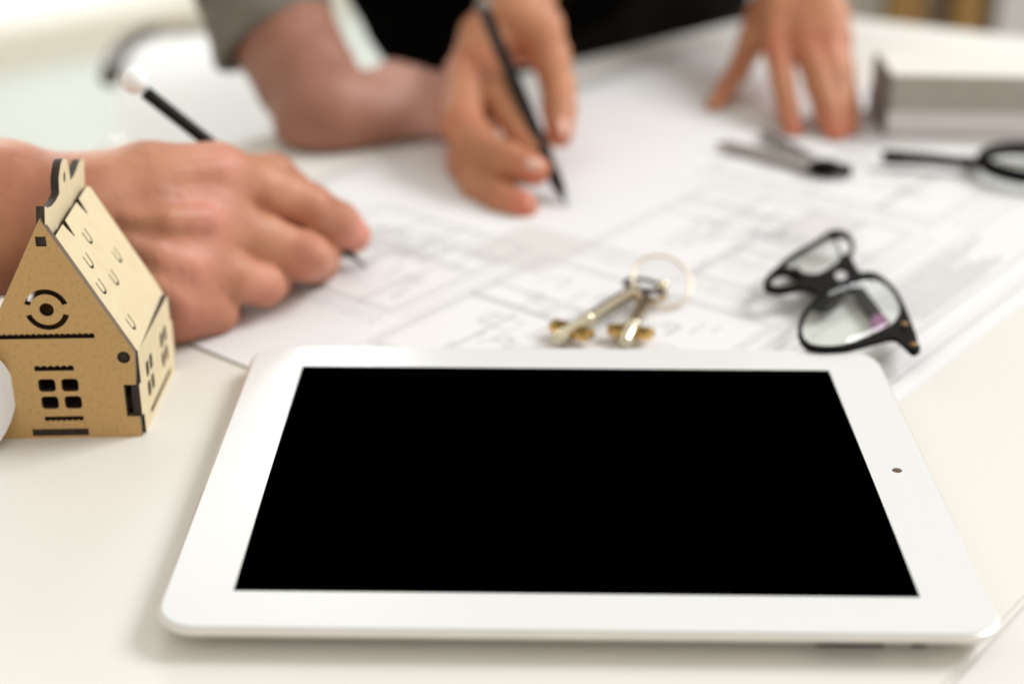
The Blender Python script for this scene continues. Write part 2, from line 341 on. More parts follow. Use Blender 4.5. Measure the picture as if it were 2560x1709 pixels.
# ------------------------------------------------------------------ drawings on the table
A = Vector((-.8, .6)); B2 = Vector((.62, .785)).normalized(); A = Vector((-B2.y, B2.x))
K0 = Vector((36.6, -27.5))
def on(s, q): return K0 + A*s + B2*q                   # s: from the right-hand edge to the left, q: away from the camera
def drawing(name, label, s0, s1, q0, q1, z, curl, seed, dense):
    th = thing(name, label, 'drawing', (0, 0, z), group='large plan sheets spread on the table')
    NX, NY = 40, 60; vs, fs = [], []
    def zz(s, q):
        c = 0.0
        if curl: c = 0.5*math.exp(-(q-q0)/11)*min(1, max(0, (s-s0-165)/40)) + 1.2*math.exp(-(s1-s)/14)
        return c
    for side in (0.16, 0.0):
        for j in range(NY+1):
            for i in range(NX+1):
                s, q = s0+(s1-s0)*i/NX, q0+(q1-q0)*(j/NY)**1.6; p = on(s, q); vs.append((p.x, p.y, zz(s, q)+side))
    n = (NX+1)*(NY+1)
    for j in range(NY):
        for i in range(NX):
            a = j*(NX+1)+i; fs.append((a, a+1, a+NX+2, a+NX+1)); fs.append((n+a, n+a+NX+1, n+a+NX+2, n+a+1))
    rim = [i for i in range(NX+1)] + [(j+1)*(NX+1)-1+NX+1-NX-1+NX+1 for j in range(0)]
    ring = [i for i in range(NX+1)]+[j*(NX+1)+NX for j in range(1, NY+1)]+[NY*(NX+1)+i for i in range(NX-1, -1, -1)]+[j*(NX+1) for j in range(NY-1, 0, -1)]
    for a, b in zip(ring, ring[1:]+ring[:1]): fs.append((a, b, n+b, n+a))
    mesh('paper_sheet', vs, fs, M_paper, th, True)
    rnd = random.Random(seed); V, Fc = [], []
    def bar(V, Fc, sa, qa, sb, qb, w, dz=0.23):
        u = Vector((sb-sa, qb-qa)); L = u.length
        if L < 1e-3: return
        v = Vector((-u.y, u.x))/L*w/2; k = len(V)
        for s, q in ((sa-v.x, qa-v.y), (sb-v.x, qb-v.y), (sb+v.x, qb+v.y), (sa+v.x, qa+v.y)):
            p = on(s, q); V.append((p.x, p.y, zz(s, q)+dz))
        Fc.append((k, k+1, k+2, k+3))
    # border
    m = 9
    for e in (((s1-m, q0+m), (s1-m, q1-m)), ((s1-m, q1-m), (s0+m, q1-m)), ((s0+m, q1-m), (s0+m, q0+m))): bar(V, Fc, *e[0], *e[1], .6)
    bar(V, Fc, s0+40, q0+m, s0+40, q1-m, .6)
    if dense:
        TV, TF = [], []
        # flats: nested rooms with double walls, doors, stairs, dimension lines and rows of small print
        for (ps, pq, w, hh) in ((58, 40, 120, 118), (62, 182, 112, 110), (190, 66, 92, 96), (60, 312, 130, 130)):
            for o in (0, 2.6):
                bar(V, Fc, ps+o, pq+o, ps+w-o, pq+o, .55); bar(V, Fc, ps+o, pq+hh-o, ps+w-o, pq+hh-o, .55)
                bar(V, Fc, ps+o, pq+o, ps+o, pq+hh-o, .55); bar(V, Fc, ps+w-o, pq+o, ps+w-o, pq+hh-o, .55)
            for k in range(6):
                xs = ps+w*rnd.uniform(.2, .8); ys = pq+hh*rnd.uniform(.2, .8)
                bar(V, Fc, xs, pq+(0 if k % 2 else hh*.5), xs, pq+(hh*.5 if k % 2 else hh), 1.0)
                bar(V, Fc, ps+(0 if k % 2 else w*.45), ys, ps+(w*.5 if k % 2 else w), ys, 1.0)
            for k in range(6):                                     # door swings
                cx, cy = ps+w*rnd.uniform(.2, .8), pq+hh*rnd.uniform(.2, .8); r = 11
                pr = [(cx+r*math.cos(i*math.pi/12), cy+r*math.sin(i*math.pi/12)) for i in range(7)]
                for p, q in zip(pr[:-1], pr[1:]): bar(V, Fc, *p, *q, .5)
                bar(V, Fc, cx, cy, cx, cy+r, .7)
            x0, y0 = ps+w*rnd.uniform(.1, .6), pq+hh*rnd.uniform(.1, .7)   # stair
            for k in range(10): bar(V, Fc, x0+k*2.8, y0, x0+k*2.8, y0+16, .7)
            for off_ in (6, 11):                                   # dimension lines
                bar(V, Fc, ps-off_, pq, ps-off_, pq+hh, .35); bar(V, Fc, ps, pq-off_, ps+w, pq-off_, .35)
                for k in range(7): bar(V, Fc, ps+w*k/6-1.2, pq-off_-1.2, ps+w*k/6+1.2, pq-off_+1.2, .6)
            for k in range(34):                                    # furniture outlines and room names
                x0, y0 = ps+w*rnd.uniform(.08, .8), pq+hh*rnd.uniform(.08, .82); a, b = rnd.uniform(5, 15), rnd.uniform(4, 12)
                if k < 14:
                    for e in ((x0, y0, x0+a, y0), (x0+a, y0, x0+a, y0+b), (x0+a, y0+b, x0, y0+b), (x0, y0+b, x0, y0)): bar(V, Fc, *e, .4)
                else:
                    y = y0
                    while y < y0+a: l = rnd.uniform(1.2, 3.4); bar(V, Fc, x0, y, x0, min(y+l, y0+a), .9); y += l+.8
        for k in range(26):                                        # notes in the title column
            s = s0+13+(k % 13)*2; 
            q = q0+18+(k//13)*190
            while q < q0+18+(k//13)*190+rnd.uniform(60, 150): l = rnd.uniform(2, 7); bar(V, Fc, s, q, s, q+l, .9); q += l+1.4
        for k in range(11):                                        # schedule rows close to the tablet
            s = 66+k*9.5; q = 22 if k % 3 else 26
            for j in range(5): l = rnd.uniform(2, 5); bar(V, Fc, s, q-12+j*5, s+.01, q-12+j*5+l, 1.4)
        bar(TV, TF, 190, 138, 190, 186, 44, .20); mesh('tinted_area', TV, TF, M_tone, th)
        TV, TF = [], []; bar(TV, TF, 100, 250, 100, 290, 30, .20); mesh('tinted_area', TV, TF, M_tone, th)
    o = mesh('printed_lines', V, Fc, M_ink, th); o['kind'] = 'stuff'
    return th
drawing('drawing', 'white plan sheet lying beneath the other, showing along the right edge', -11, 250, 12, 500, 0.02, False, 3, False)
drawing('drawing', 'large white floor plan sheet covered in fine grey lines under the keys and glasses', 2, 334, -7, 512, 0.24, True, 11, True)

# ------------------------------------------------------------------ tablet
tb = thing('tablet', 'white tablet with blank black screen lying flat on the table in front', 'tablet', (0, 0, 0))
TX0, TX1, TY0, TY1, TR = -118.8, 119.3, -92.6, 92.2, 12.5
def loop(ins, z): return [(x, y, z) for x, y in rrect(TX0+ins, TY0+ins, TX1-ins, TY1-ins, max(TR-ins, 1.5) if ins < 9 else 6, 8)]
rings = [(3.0, 8.35), (1.5, 8.35), (0.5, 8.25), (0.12, 7.9), (0, 7.3), (0.25, 6.4), (1.0, 5.3), (2.6, 4.2), (5.5, 3.1), (10, 2.2), (18, 1.5), (26, 1.25)]
vs, fs = [], []
for i, z in rings: vs += loop(i, z)
n = len(loop(0, 0))
for j in range(len(rings)-1):
    for i in range(n): fs.append((j*n+i, j*n+(i+1) % n, (j+1)*n+(i+1) % n, (j+1)*n+i))
fs.append(tuple((len(rings)-1)*n+i for i in range(n))); fs.append(tuple(range(n))[::-1])
mesh('shell', vs, fs, M_alu, tb, True)
SW, SH = 98.5, 74.0
bz = plate('bezel', rrect(TX0+1.3, TY0+1.3, TX1-1.3, TY1-1.3, 11.5, 10), [[(-SW, -SH), (SW, -SH), (SW, SH), (-SW, SH)], circ(107.6, -0.8, 1.75, 20)], 0.8, M_white, M_white, ((0, 0, 8.42), (1, 0, 0), (0, 1, 0)), tb, 0.12)
box('screen', (-SW-.3, -SH-.3, 8.37), (SW+.3, SH+.3, 8.72), M_screen, tb)
lathe('camera_lens', (107.6, -0.8, 8.30), (107.6, -0.8, 8.66), [(0, 1.7), (.25, 1.7), (.36, 1.2)], M_lens, bz, 20)
lathe('camera_ring', (107.6, -0.8, 8.36), (107.6, -0.8, 8.56), [(0, 1.74), (.2, 1.74), (.2, 1.45), (.1, 1.4)], M_lensr, bz, 20)
box('speaker_slot', (66, -91.6, 4.0), (85, -88.5, 5.2), M_slot, tb, .3)
box('side_button', (92.5, -91.7, 4.1), (96.5, -88.5, 5.3), M_slot, tb, .3)

# ------------------------------------------------------------------ toy house of laser-cut board
hs = thing('toy_house', 'small laser cut wooden model house with brown front and pale roof', 'toy house', (-150.4, 33.8, 0.0), (0, 0, 0.05585053606381855))
XA, ZA = -25.7, 81.8                                     # gable top
front = [(-51.4, 0), (0, 0), (0.0, 8.0), (-4.4, 8.0), (-4.4, 20.5), (0, 20.5), (0.6, 32.7), (XA, ZA), (-52, 32.7), (-51.4, 20)]
def scallop(x0, x1, z0, h, n, up=True):
    out = [(x0, z0), (x1, z0)]; w = (x1-x0)/n
    for i in range(n):
        for k in range(5):
            a = math.pi*k/4; out.append((x1-w*(i+.5)+w*.5*math.cos(a), z0+(h+w*.28*math.sin(a))*(1 if up else -1)))
    return out
cx, cz = -27.2, 49.3
def arc(a0, a1): return circ(cx, cz, 7.6, 14, a0, a1) + circ(cx, cz, 5.6, 14, a1, a0)
holes = [circ(cx, cz, 2.5), arc(16, 164), arc(196, 344), scallop(-45.6, -12.2, 38.4, 1.5, 17),
         scallop(-34.2, -20.6, 26.2, 1.5, 6), scallop(-33.0, -19.4, 8.6, 1.4, 7, False),
         [(-37.9, 0.9), (-18.2, 0.9), (-18.2, 3.7), (-37.9, 3.7)], [(XA-2.2, 72.2), (XA+1.4, 72.2), (XA+1.4, 75.8), (XA-2.2, 75.8)], circ(-3.2, 31.0, 2.3)]
pane_c = [(-30.6, 20.7), (-22.7, 20.7), (-30.3, 14.0), (-22.3, 14.0)]
for px, pz in pane_c: holes.append(rrect(px-3.0, pz-2.5, px+3.0, pz+2.5, 1.3, 3))
fw = plate('front_wall', front, holes, 2.9, M_mdf, M_burn, ((0, 1.5, 0), (1, 0, 0), (0, 0, 1)), hs, .08, M_mdfe)
box('wall_tab', (-37.7, 0.5, 1.05), (-18.4, 2.6, 3.55), M_burn, fw); box('wall_tab', (XA-2.05, 0.6, 72.35), (XA+1.25, 2.6, 75.65), M_burn, fw)
lathe('eave_peg', (-3.2, 0.35, 31.0), (-3.2, 40, 31.0), [(0, 2.15), (39, 2.15)], M_burn, hs, 20)
plate('back_wall', [(-51.4, 0), (-3, 0), (-3, 28.5), (XA, ZA-6), (-48, 28.5)], [], 2.9, M_mdf, M_burn, ((0, 53.0, 0), (1, 0, 0), (0, 0, 1)), hs, .08)
# right-hand side wall, its front edge burnt dark, with a tab locked through the front
sd = Vector((0.045, 1, 0)).normalized()
side = [(3.1, 0), (54, 0), (54, 6), (56, 6), (56, 20), (53.5, 21), (53, 31.6), (3.1, 31.6), (3.1, 20.2), (0.3, 20.2), (0.3, 8.3), (3.1, 8.3)]
sh = [[(12.5, 2.6), (47, 2.6), (47, 4.6), (12.5, 4.6)]]
for wy in (16.5, 40.5):
    for dy in (-2.9, 2.9):
        for dz in (-4.6, 3.2): sh.append(rrect(wy+dy-2.0, 17+dz-2.9, wy+dy+2.0, 17+dz+2.9, .9, 3))
plate('side_wall', side, sh, 2.9, M_ply, M_burn, ((-0.4, 0.0, 0), tuple(sd), (0, 0, 1)), hs, .08)
plate('side_wall', [(3.1, 0), (53, 0), (53, 32), (3.1, 32)], [], 2.9, M_ply, M_burn, ((-50.0, 0.0, 0), (0, 1, 0), (0, 0, 1)), hs, .08)
box('base_board', (-49, 3.2, 4.5), (-2.6, 51, 6.5), M_burn, hs)
# roof panels: local axes along the ridge (y) and down the slope
rl = math.hypot(26.3, 49.1); dn = Vector((26.3, 0, -49.1)).normalized(); ridge = Vector((0, 1, 0))
def ucut(y, s, r=2.4, w=.85):                        # a thin U-shaped tile mark, open towards the ridge
    o = [(y-r, s-3.4)]+[(y+r*math.cos(math.radians(a)), s+r*math.sin(math.radians(a))) for a in range(180, -1, -20)]+[(y+r, s-3.4)]
    i = [(y+r-w, s-3.4)]+[(y+(r-w)*math.cos(math.radians(a)), s+(r-w-.25)*math.sin(math.radians(a))) for a in range(0, 181, 20)]+[(y-r+w, s-3.4)]
    return o+i
marks = [ucut(14, 24), ucut(26, 19), ucut(10, 33), ucut(24, 36), ucut(39, 33), ucut(13, 50)]
def notch(y): return [(y-2.0, 8.0), (y-1.2, 10.5), (y+.2, 14.0), (y+1.0, 14.0), (y+1.6, 10.5), (y+2.0, 8.0)]
roof_o = [(3.05, 8)] + notch(16) + notch(38) + [(53.5, 8), (56, 9.5), (56, rl-2), (54.5, rl+3.4), (3.05, rl+1.2)]
rf = plate('roof_panel', roof_o, marks, 1.8, M_ply, M_burn, ((XA-.68, 0, ZA-.36), (0, 1, 0), tuple(dn)), hs, .08)
dnl = Vector((-26.3, 0, -49.1)).normalized()
plate('roof_panel', [(3.05, 8), (55, 8), (55, rl), (3.05, rl)], [], 1.8, M_ply, M_burn, ((XA+.68, 0, ZA-.36), (0, 1, 0), tuple(dnl)), hs, .08)
crest = [(1.2, 80.0), (3.5, 85.1), (7.0, 83.3), (12.0, 82.1), (18.4, 81.8), (24.0, 82.3), (24.6, 84.3), (25.7, 87.2), (28.4, 89.4), (31.2, 91.0), (34.3, 91.4), (37.9, 90.4), (40.0, 88.8), (40.9, 85.7), (41.1, 83.3), (40.6, 81.4), (46.2, 81.1), (52.0, 82.0), (57.5, 83.3), (61.9, 82.3), (64.1, 81.1), (62.9, 78.4), (61.5, 74.9), (60.4, 72.9), (57.4, 71.0), (52.4, 70.8)]
crest = crest + [(crest[-1][0], 70), (crest[0][0], 70)]
plate('ridge_crest', crest, [[(34.0, 87.1), (35.0, 86.1), (34.8, 84.8), (33.6, 83.5), (32.2, 83.3), (31.7, 84.2), (32.1, 85.7), (33.0, 86.7)]], 2.9, M_ply, M_burn, ((-25.7, 0, 0), (0, 1, 0), (0, 0, 1)), hs, .08)

# ------------------------------------------------------------------ white paper roll at the left edge
rc = Vector((-201.5, 15.4, 0.0)); rc.z = 20.3
ra = Vector((-0.88, 0.475, 0)).normalized()
ro = thing('paper_roll', 'white rolled up drawing lying at the left edge beside the model house', 'paper roll', (rc.x, rc.y, 0))
ru = Vector((-ra.y, ra.x, 0)); vs, fs = [], []; NS = 330
for j in range(2):
    for th_ in range(2):
        for i in range(NS+1):
            u_ = 1-i/NS; a = math.radians(-9 - 360*9*u_); r = 19.7 - 9*0.96*u_ - (0.9 if th_ else 0)
            p = rc + ra*(0 if j == 0 else 170) + ru*(-math.cos(a)*r) + Vector((0, 0, math.sin(a)*r)); vs.append(p)
Nn = NS+1
for i in range(NS):
    fs += [(i, i+1, 2*Nn+i+1, 2*Nn+i), (Nn+i, 3*Nn+i, 3*Nn+i+1, Nn+i+1), (i, Nn+i, Nn+i+1, i+1), (2*Nn+i, 2*Nn+i+1, 3*Nn+i+1, 3*Nn+i)]
fs += [(NS, Nn+NS, 3*Nn+NS, 2*Nn+NS), (0, 2*Nn, 3*Nn, Nn)]
mesh('rolled_sheet', vs, fs, M_roll, ro, False, (rc.x, rc.y, 0))

# ------------------------------------------------------------------ keys on a ring
kb = thing('key_bunch', 'two brass keys on a thin rose gold ring lying on the plan sheet', 'keys', (35.9, 157.8, 0.0))
ko = tuple(kb.location/MM)
def key(p_bow, p_end, half, zb, m_bow, side_w):
    a, b = Vector((*p_bow, zb)), Vector((*p_end, 4.6)); L = (b-a).length; ax = (b-a).normalized(); sx = Vector((-ax.y, ax.x, 0)).normalized()
    k = lathe('key', a, b, [(0, 2.2), (1, 2.9), (L*.60, 2.9), (L*.61, 3.2), (L*.64, 3.2), (L*.65, 2.6), (L-1.5, 2.6), (L-.4, 2.0), (L, .9)], M_steel, kb, 18, ko)
    F = (b-ax*11, ax, sx)
    prof = [(-3.8, 1.5), (-3.6, half-1), (-2.0, half+.8), (-1.0, half-2.0), (.2, half-1.6), (.8, half+.3), (2.6, half-.6), (3.4, half-3), (3.8, 1.5)]
    for sgn in (1, -1):
        pr_ = [(x, y*sgn) for x, y in prof]
        bit = plate('key_bit', pr_ if sgn > 0 else pr_[::-1], [], 2.8, M_gold, M_gold, (tuple(Vector(F[0])-Vector(ko)), tuple(ax), tuple(sx)), k, .2)
    c = a - ax*4
    ringp = [c + ax*5.5*math.cos(t)+sx*side_w*math.sin(t) for t in [2*math.pi*i/28 for i in range(28)]]
    tube('key_bow', ringp, 1.25, m_bow, k, 10, True, ko, .7)
key((32.3, 156.4), (-3.5, 107.4), 9.2, 6.5, M_black, 8)
key((35.5, 148.6), (23.9, 105.2), 8.6, 5.0, M_bronze, 7)
rcn = (42.5, 158.1, 10.0)
rpts = []
for i in range(48):
    t = 2*math.pi*i/48; x, y = 12.8*math.cos(t), 14.2*math.sin(t)
    rpts.append((rcn[0]+x*.95-y*.18, rcn[1]+y*.80+x*.25, 2.0+max(0, (y+14.2))*.5))
tube('key_ring', rpts, .65, M_rose, kb, 10, True, ko)
ball('bow_glint_ball', (42.8, 155.7, 8.0), 2.6, M_steel, kb, off=ko)  # nickel ball added to make the glint at the key bows

# ------------------------------------------------------------------ spectacles
gz = 10
gl = thing('spectacles', 'black framed eyeglasses lying folded on the plan beside the tablet corner', 'glasses', (121.7, 161.9, 0.0))
go = Vector(gl.location/MM)
def grow(k, pts, n):
    x = sum(p[0] for p in pts)/len(pts); y = sum(p[1] for p in pts)/len(pts)
    return spline([(x+(p[0]-x)*k, y+(p[1]-y)*k) for p in pts], n)
outer = [(135.8, 89.4), (136.0, 94.4), (137.0, 102.0), (138.3, 118.7), (138.9, 131.5), (139.0, 145.8), (137.5, 156.6), (134.8, 164.2), (131.4, 166.5), (127.8, 165.8), (127.1, 172.8), (127.3, 182.4), (126.7, 186.7), (129.2, 190.0), (131.7, 199.0), (131.7, 211.0), (128.8, 216.8), (124.5, 216.1), (120.2, 210.7), (114.1, 201.4), (106.0, 192.0), (98.7, 181.2), (92.2, 169.5), (87.0, 159.6), (84.8, 152.0), (85.5, 146.2), (90.0, 144.0), (94.0, 145.4), (99.1, 148.4), (104.0, 145.8), (105.5, 142.7), (101.8, 133.6), (97.2, 124.2), (93.9, 115.1), (91.6, 104.5), (91.4, 96.0), (92.7, 91.0), (96.5, 88.5), (103.5, 88.6), (110.9, 90.6), (118.9, 95.3), (125.3, 98.8), (128.5, 98.8), (130.5, 93.4), (132.3, 86.5)]
hA = grow(1.03, [(125.5, 156.4), (132.1, 160.2), (135.7, 155.6), (137.3, 146.7), (137.2, 136.2), (135.5, 125.9), (132.0, 116.7), (127.8, 110.5), (120.5, 103.4), (112.0, 96.2), (104.2, 92.2), (97.5, 92.4), (94.2, 95.6), (93.6, 103.7), (95.5, 113.3), (98.9, 123.3), (103.5, 132.7), (108.5, 141.3), (114.3, 148.2), (120.2, 152.8)], 4)
hB = grow(1.10, [(98.0, 174.3), (104.9, 185.1), (113.0, 195.2), (120.4, 204.4), (123.2, 205.0), (123.5, 196.6), (122.3, 186.6), (120.1, 179.0), (116.5, 173.1), (112.0, 167.8), (108.1, 164.9), (104.0, 166.9), (100.6, 170.7)], 4)
hC = grow(1.10, [(88.5, 155.1), (91.4, 161.7), (95.3, 163.8), (99.9, 163.4), (101.0, 159.4), (98.4, 153.8), (92.9, 150.5), (89.1, 151.1)], 4)
hD = grow(1.22, [(125.8, 206.8), (128.4, 207.5), (129.8, 201.8), (128.8, 195.6), (126.2, 189.4), (124.0, 188.3), (124.5, 196.6)], 4)
hE = [(122.2, 163.9), (121.5, 161.0), (120.4, 158.5), (119.1, 156.8), (117.9, 156.2), (116.9, 156.8), (116.2, 158.4), (116.1, 160.8), (116.4, 163.8), (117.1, 166.7), (118.2, 169.3), (119.5, 171.0), (120.7, 171.6), (121.8, 171.1), (122.4, 169.4), (122.6, 166.9)]
L2 = lambda pts: [(x-go.x, y-go.y) for x, y in pts]
fr_ = plate('frame', L2(spline(outer, 3)), [L2(h) for h in (hA, hB, hC, hD, hE)], 2.0, M_black, M_black, ((0, 0, gz), (1, 0, 0), (0, 1, 0)), gl, .12)
def lens(pts): 
    cxm = sum(p[0] for p in pts)/len(pts); cym = sum(p[1] for p in pts)/len(pts); ins = L2(pts); n = len(pts); vs, fs = [], []
    for z, k in ((gz+.2, 1.02), (gz+.9, .6), (gz+1.1, .0), (gz-.2, 1.02), (gz+.4, .6), (gz+.6, .0)):
        for x, y in ins: vs.append(((cxm-go.x)+(x-cxm+go.x)*k, (cym-go.y)+(y-cym+go.y)*k, z))
    for r in (0, 1, 3, 4):
        for i in range(n): j = (i+1) % n; fs.append((r*n+i, r*n+j, (r+1)*n+j, (r+1)*n+i))
    for i in range(n): j = (i+1) % n; fs.append((i, j, 3*n+j, 3*n+i))
    mesh('lens', vs, fs, M_glass, gl, True)
lens(hA); lens(hB)
def flatbar(name, pts, z, t, m): plate(name, L2(pts), [], t, m, m, ((0, 0, z), (1, 0, 0), (0, 1, 0)), gl, .1)
flatbar('temple', [(103.9, 186.0), (107.5, 173.4), (114.5, 167.9), (123.0, 167.1), (125.9, 162.6), (128.9, 162.6), (130.6, 144.1), (131.4, 135.2), (127.1, 132.8), (125.4, 143.0), (124.2, 158.6), (109.6, 162.2), (99.5, 178.5)], 4.0, 3, M_black)
flatbar('temple_tip', [(127.1, 132.6), (131.4, 135.0), (132.4, 126.9), (126.2, 119.2), (125.3, 126.3)], 4.0, 2.8, M_purple)  # its purple is a painted reflection from the lens
flatbar('nose_pad', [(103.6, 137.2), (106.5, 145.3), (111.5, 152.3), (115.9, 155.3), (118.3, 150.4), (115.1, 142.6), (111.0, 136.9), (106.9, 134.9)], 6.5, 3, M_black)
for q in ((133.9, 109.2, 12.4), (133.3, 90.0, 12.4)): ball('hinge_rivet', q, 1.5, M_bronze, fr_, (1, 1, .45), go)

# ------------------------------------------------------------------ pens
def pen(p0, p1, r, ball_r, bm_, label):
    p0, p1 = Vector(p0), Vector(p1); L = (p1-p0).length; ax = (p1-p0).normalized()
    t = thing('pen', label, 'pen', p0, group='black pens held by the people')
    lathe('barrel', p0+ax*9, p1, [(0, r*.62), (10, r), (L-10, r), (L-9.4, r*.9)], M_pen, t, 24, p0)
    lathe('tip', p0, p0+ax*9.5, [(0, .35), (3, .7), (6, r*.4), (9.4, r*.6)], M_tip, t, 20, p0)
    lathe('grip_band', p0+ax*24, p0+ax*26, [(0, r+.15), (2, r+.15)], M_greytip, t, 24, p0)
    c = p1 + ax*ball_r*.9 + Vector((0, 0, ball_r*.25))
    ball('end_ball', c, ball_r, bm_, t, off=p0)  # on the white-ended pen this ball stands in for out-of-focus glare
pen1a, pen1b = (-86.3, 191.9, 0.9), (-170.7, 163.8, 88.4)
pen2a, pen2b = (5.2, 272.0, 0.9), (-38.0, 390.8, 68.9)
pen(pen1a, pen1b, 2.8, 5.6, M_penglint, 'black pen in the ruddy hand at left, with a white ball in place of a blurred glint')
pen(pen2a, pen2b, 3.7, 4.8, M_greytip, 'black pen with dull grey end in the hand of the person in black')

# ------------------------------------------------------------------ people
G = 'people working round the table'
# person at the left: forearm and writing hand
p = thing('person', 'bare forearm and ruddy right hand writing with a pen, behind the model house', 'person', (-154.1, 122.8, 0.0), group=G); off = tuple(p.location/MM)
h1 = dict(
 base=[[(-363.1, 99.1, 52.5, 40), (-259.9, 111.0, 52.4, 36), (-219.6, 120.9, 49.1, 30), (-191.4, 125.8, 44.9, 23.5)],
       [(-190.6, 127.0, 47.5, 20), (-167.0, 140.6, 54.9, 18), (-142.5, 155.0, 54.6, 14)],
       [(-189.4, 122.9, 48.2, 20), (-167.5, 133.0, 50.6, 17), (-145.2, 139.7, 40.8, 14.5)],
       [(-188.8, 120.1, 46.9, 20), (-166.4, 123.5, 39.4, 18), (-148.6, 124.5, 27.1, 13.5)],
       [(-188.8, 119.8, 46.1, 19), (-167.5, 116.5, 29.2, 17), (-153.0, 116.2, 16.4, 12.5)],
       [(-185.4, 124.7, 42.5, 17), (-166.7, 118.0, 23.0, 17), (-155.8, 115.0, 11.6, 10)],
       [(-185.4, 147.0, 45.4, 17), (-160.8, 172.4, 40.3, 16)]],
 kb=12,
 fine=[[(-168.1, 118.2, 61.3, 3.0), (-154.0, 132.6, 63.6, 4.6), (-140.7, 144.8, 61.0, 6)], [(-167.6, 106.4, 54.9, 3.0), (-154.5, 113.7, 51.4, 5), (-143.0, 127.0, 46.6, 6.5)], [(-167.5, 102.2, 45.9, 3.0), (-157.3, 105.8, 39.1, 4.6), (-147.4, 113.7, 32.4, 6)],
       [(-166.0, 98.9, 36.4, 3.0), (-158.9, 101.5, 30.0, 4), (-151.4, 106.1, 20.8, 5.6)], [(-108.5, 173.3, 36.5, 7.6), (-106.6, 173.0, 35.8, 7.6)], [(-106.3, 151.4, 22.5, 7.4), (-104.1, 151.0, 21.5, 7.4)]],
 fingers=[[(-142.5, 155.0, 54.6, 13.5), (-124.8, 168.9, 43.8, 11.2), (-109.3, 180.2, 32.4, 11), (-97.7, 188.9, 22.4, 9.6), (-91.5, 194.2, 14.7, 7.8)],
          [(-145.2, 139.4, 40.0, 14), (-124.6, 150.1, 29.5, 10.8), (-107.4, 160.2, 17.8, 10.2), (-105.1, 174.2, 9.8, 8.6), (-103.7, 193.0, 7.6, 7)],
          [(-148.6, 124.1, 26.3, 13), (-134.4, 130.5, 20.7, 9.8), (-122.7, 138.5, 14.0, 8.4), (-122.1, 155.6, 8.0, 7.4), (-124.3, 176.9, 6.5, 6.6)],
          [(-153.0, 115.9, 15.7, 12.5), (-145.1, 119.7, 11.9, 10), (-141.0, 124.4, 7.9, 9.2), (-140.0, 144.8, 4.1, 7)],
          [(-161.3, 174.3, 39.6, 15), (-137.5, 189.0, 42.2, 11), (-127.2, 201.2, 39.8, 10), (-107.1, 209.5, 19.3, 8), (-97.7, 209.7, 7.7, 7)]],
 kj=6)
fl1 = [(-140.6, 147.2, 61.5, 12, 0.6), (-143.6, 128.9, 45.9, 13, 0.75), (-147.7, 113.7, 32.4, 13, 0.6), (-151.0, 107.9, 20.0, 12, 0.6), (-106.1, 150.6, 20.7, 9, 0.7), (-90.8, 189.4, 18.6, 9, 0.9), (-122.4, 131.0, 17.0, 8, 0.5), (-106.5, 173.7, 37.3, 7, 0.35)]
organic('body', h1, M_skin1, p, 1.5, off, fl1, floor=0.9)

# man behind: forearm coming down out of a rolled grey sleeve, hand flat on the table
p = thing('person', 'tanned forearm in a rolled grey sleeve leaning on the table behind', 'person', (-102.4, 382.0, 0.0), group=G); off = tuple(p.location/MM)
h2 = dict(base=[[(-183.0, 477.8, 92.5, 31), (-159.8, 443.4, 48.9, 31), (-139.9, 405.3, 28.3, 28.5), (-127.0, 380.4, 17.4, 23)],
                [(-125.8, 380.7, 17.8, 20), (-102.7, 392.1, 18.2, 13.5), (-85.6, 410.0, 23.3, 11)],
                [(-129.1, 377.5, 15.7, 19), (-102.0, 383.6, 14.1, 15), (-81.0, 395.2, 15.1, 11)],
                [(-128.6, 372.6, 14.7, 17), (-106.2, 374.9, 9.7, 12), (-82.7, 383.4, 11.1, 10)],
      [(-138.9, 375.1, 10.9, 10), (-119.9, 367.9, 9.2, 9.5)]],
          kb=14,
          fingers=[[(-85.7, 412.6, 24.1, 10), (-67.2, 413.7, 21.4, 9), (-52.0, 406.3, 14.7, 8)], [(-81.0, 395.8, 16.2, 11), (-63.9, 397.9, 15.7, 9), (-49.0, 393.8, 11.5, 8)],
                   [(-81.9, 389.6, 12.5, 10), (-66.0, 389.5, 11.9, 8.5), (-53.6, 385.6, 8.1, 7.5)], [(-83.9, 383.4, 11.0, 9.5), (-69.2, 381.6, 9.2, 8), (-58.2, 378.2, 6.5, 7)],
                   [(-115.3, 394.4, 13.9, 14), (-92.5, 419.7, 25.2, 10), (-78.2, 429.4, 22.2, 8)]], kj=7)
organic('body', h2, M_skin2, p, 2.2, off, [(-70.0, 397.4, 19.6, 30, 1.0), (-63.2, 385.2, 16.9, 26, 1.0), (-87.6, 404.8, 26.3, 20, 0.7)], floor=1.2)
ax0, ax1 = Vector((-162.5, 439.4, 45.2)), Vector((-182.4, 469.7, 96.5))
d = (ax1-ax0).normalized(); u = Vector((1, 0.15, 0)); u = (u-d*u.dot(d)).normalized(); w = d.cross(u); vs, fs = [], []; NA = 40
prof = [(4, 29.5), (-1, 30), (-3, 33), (-2, 36.5), (2, 38), (14, 38), (25, 38.2), (30, 37.2), (32, 38.6), (60, 39.5), (120, 43), (260, 52)]
for t_, r in prof:
    for i in range(NA):
        a = 2*math.pi*i/NA; rr = r*(1+.025*math.sin(3*a+t_*.05)+.018*math.sin(7*a+t_*.11)); tt = t_ + .22*r*math.cos(a)*(1 if t_ < 100 else .3)
        vs.append(ax0+d*tt+(u*math.cos(a)+w*math.sin(a))*rr)
for j in range(len(prof)-1):
    for i in range(NA): k = (i+1) % NA; fs.append((j*NA+i, j*NA+k, (j+1)*NA+k, (j+1)*NA+i))
mesh('sleeve', vs, fs, M_greycloth, p, True, off)

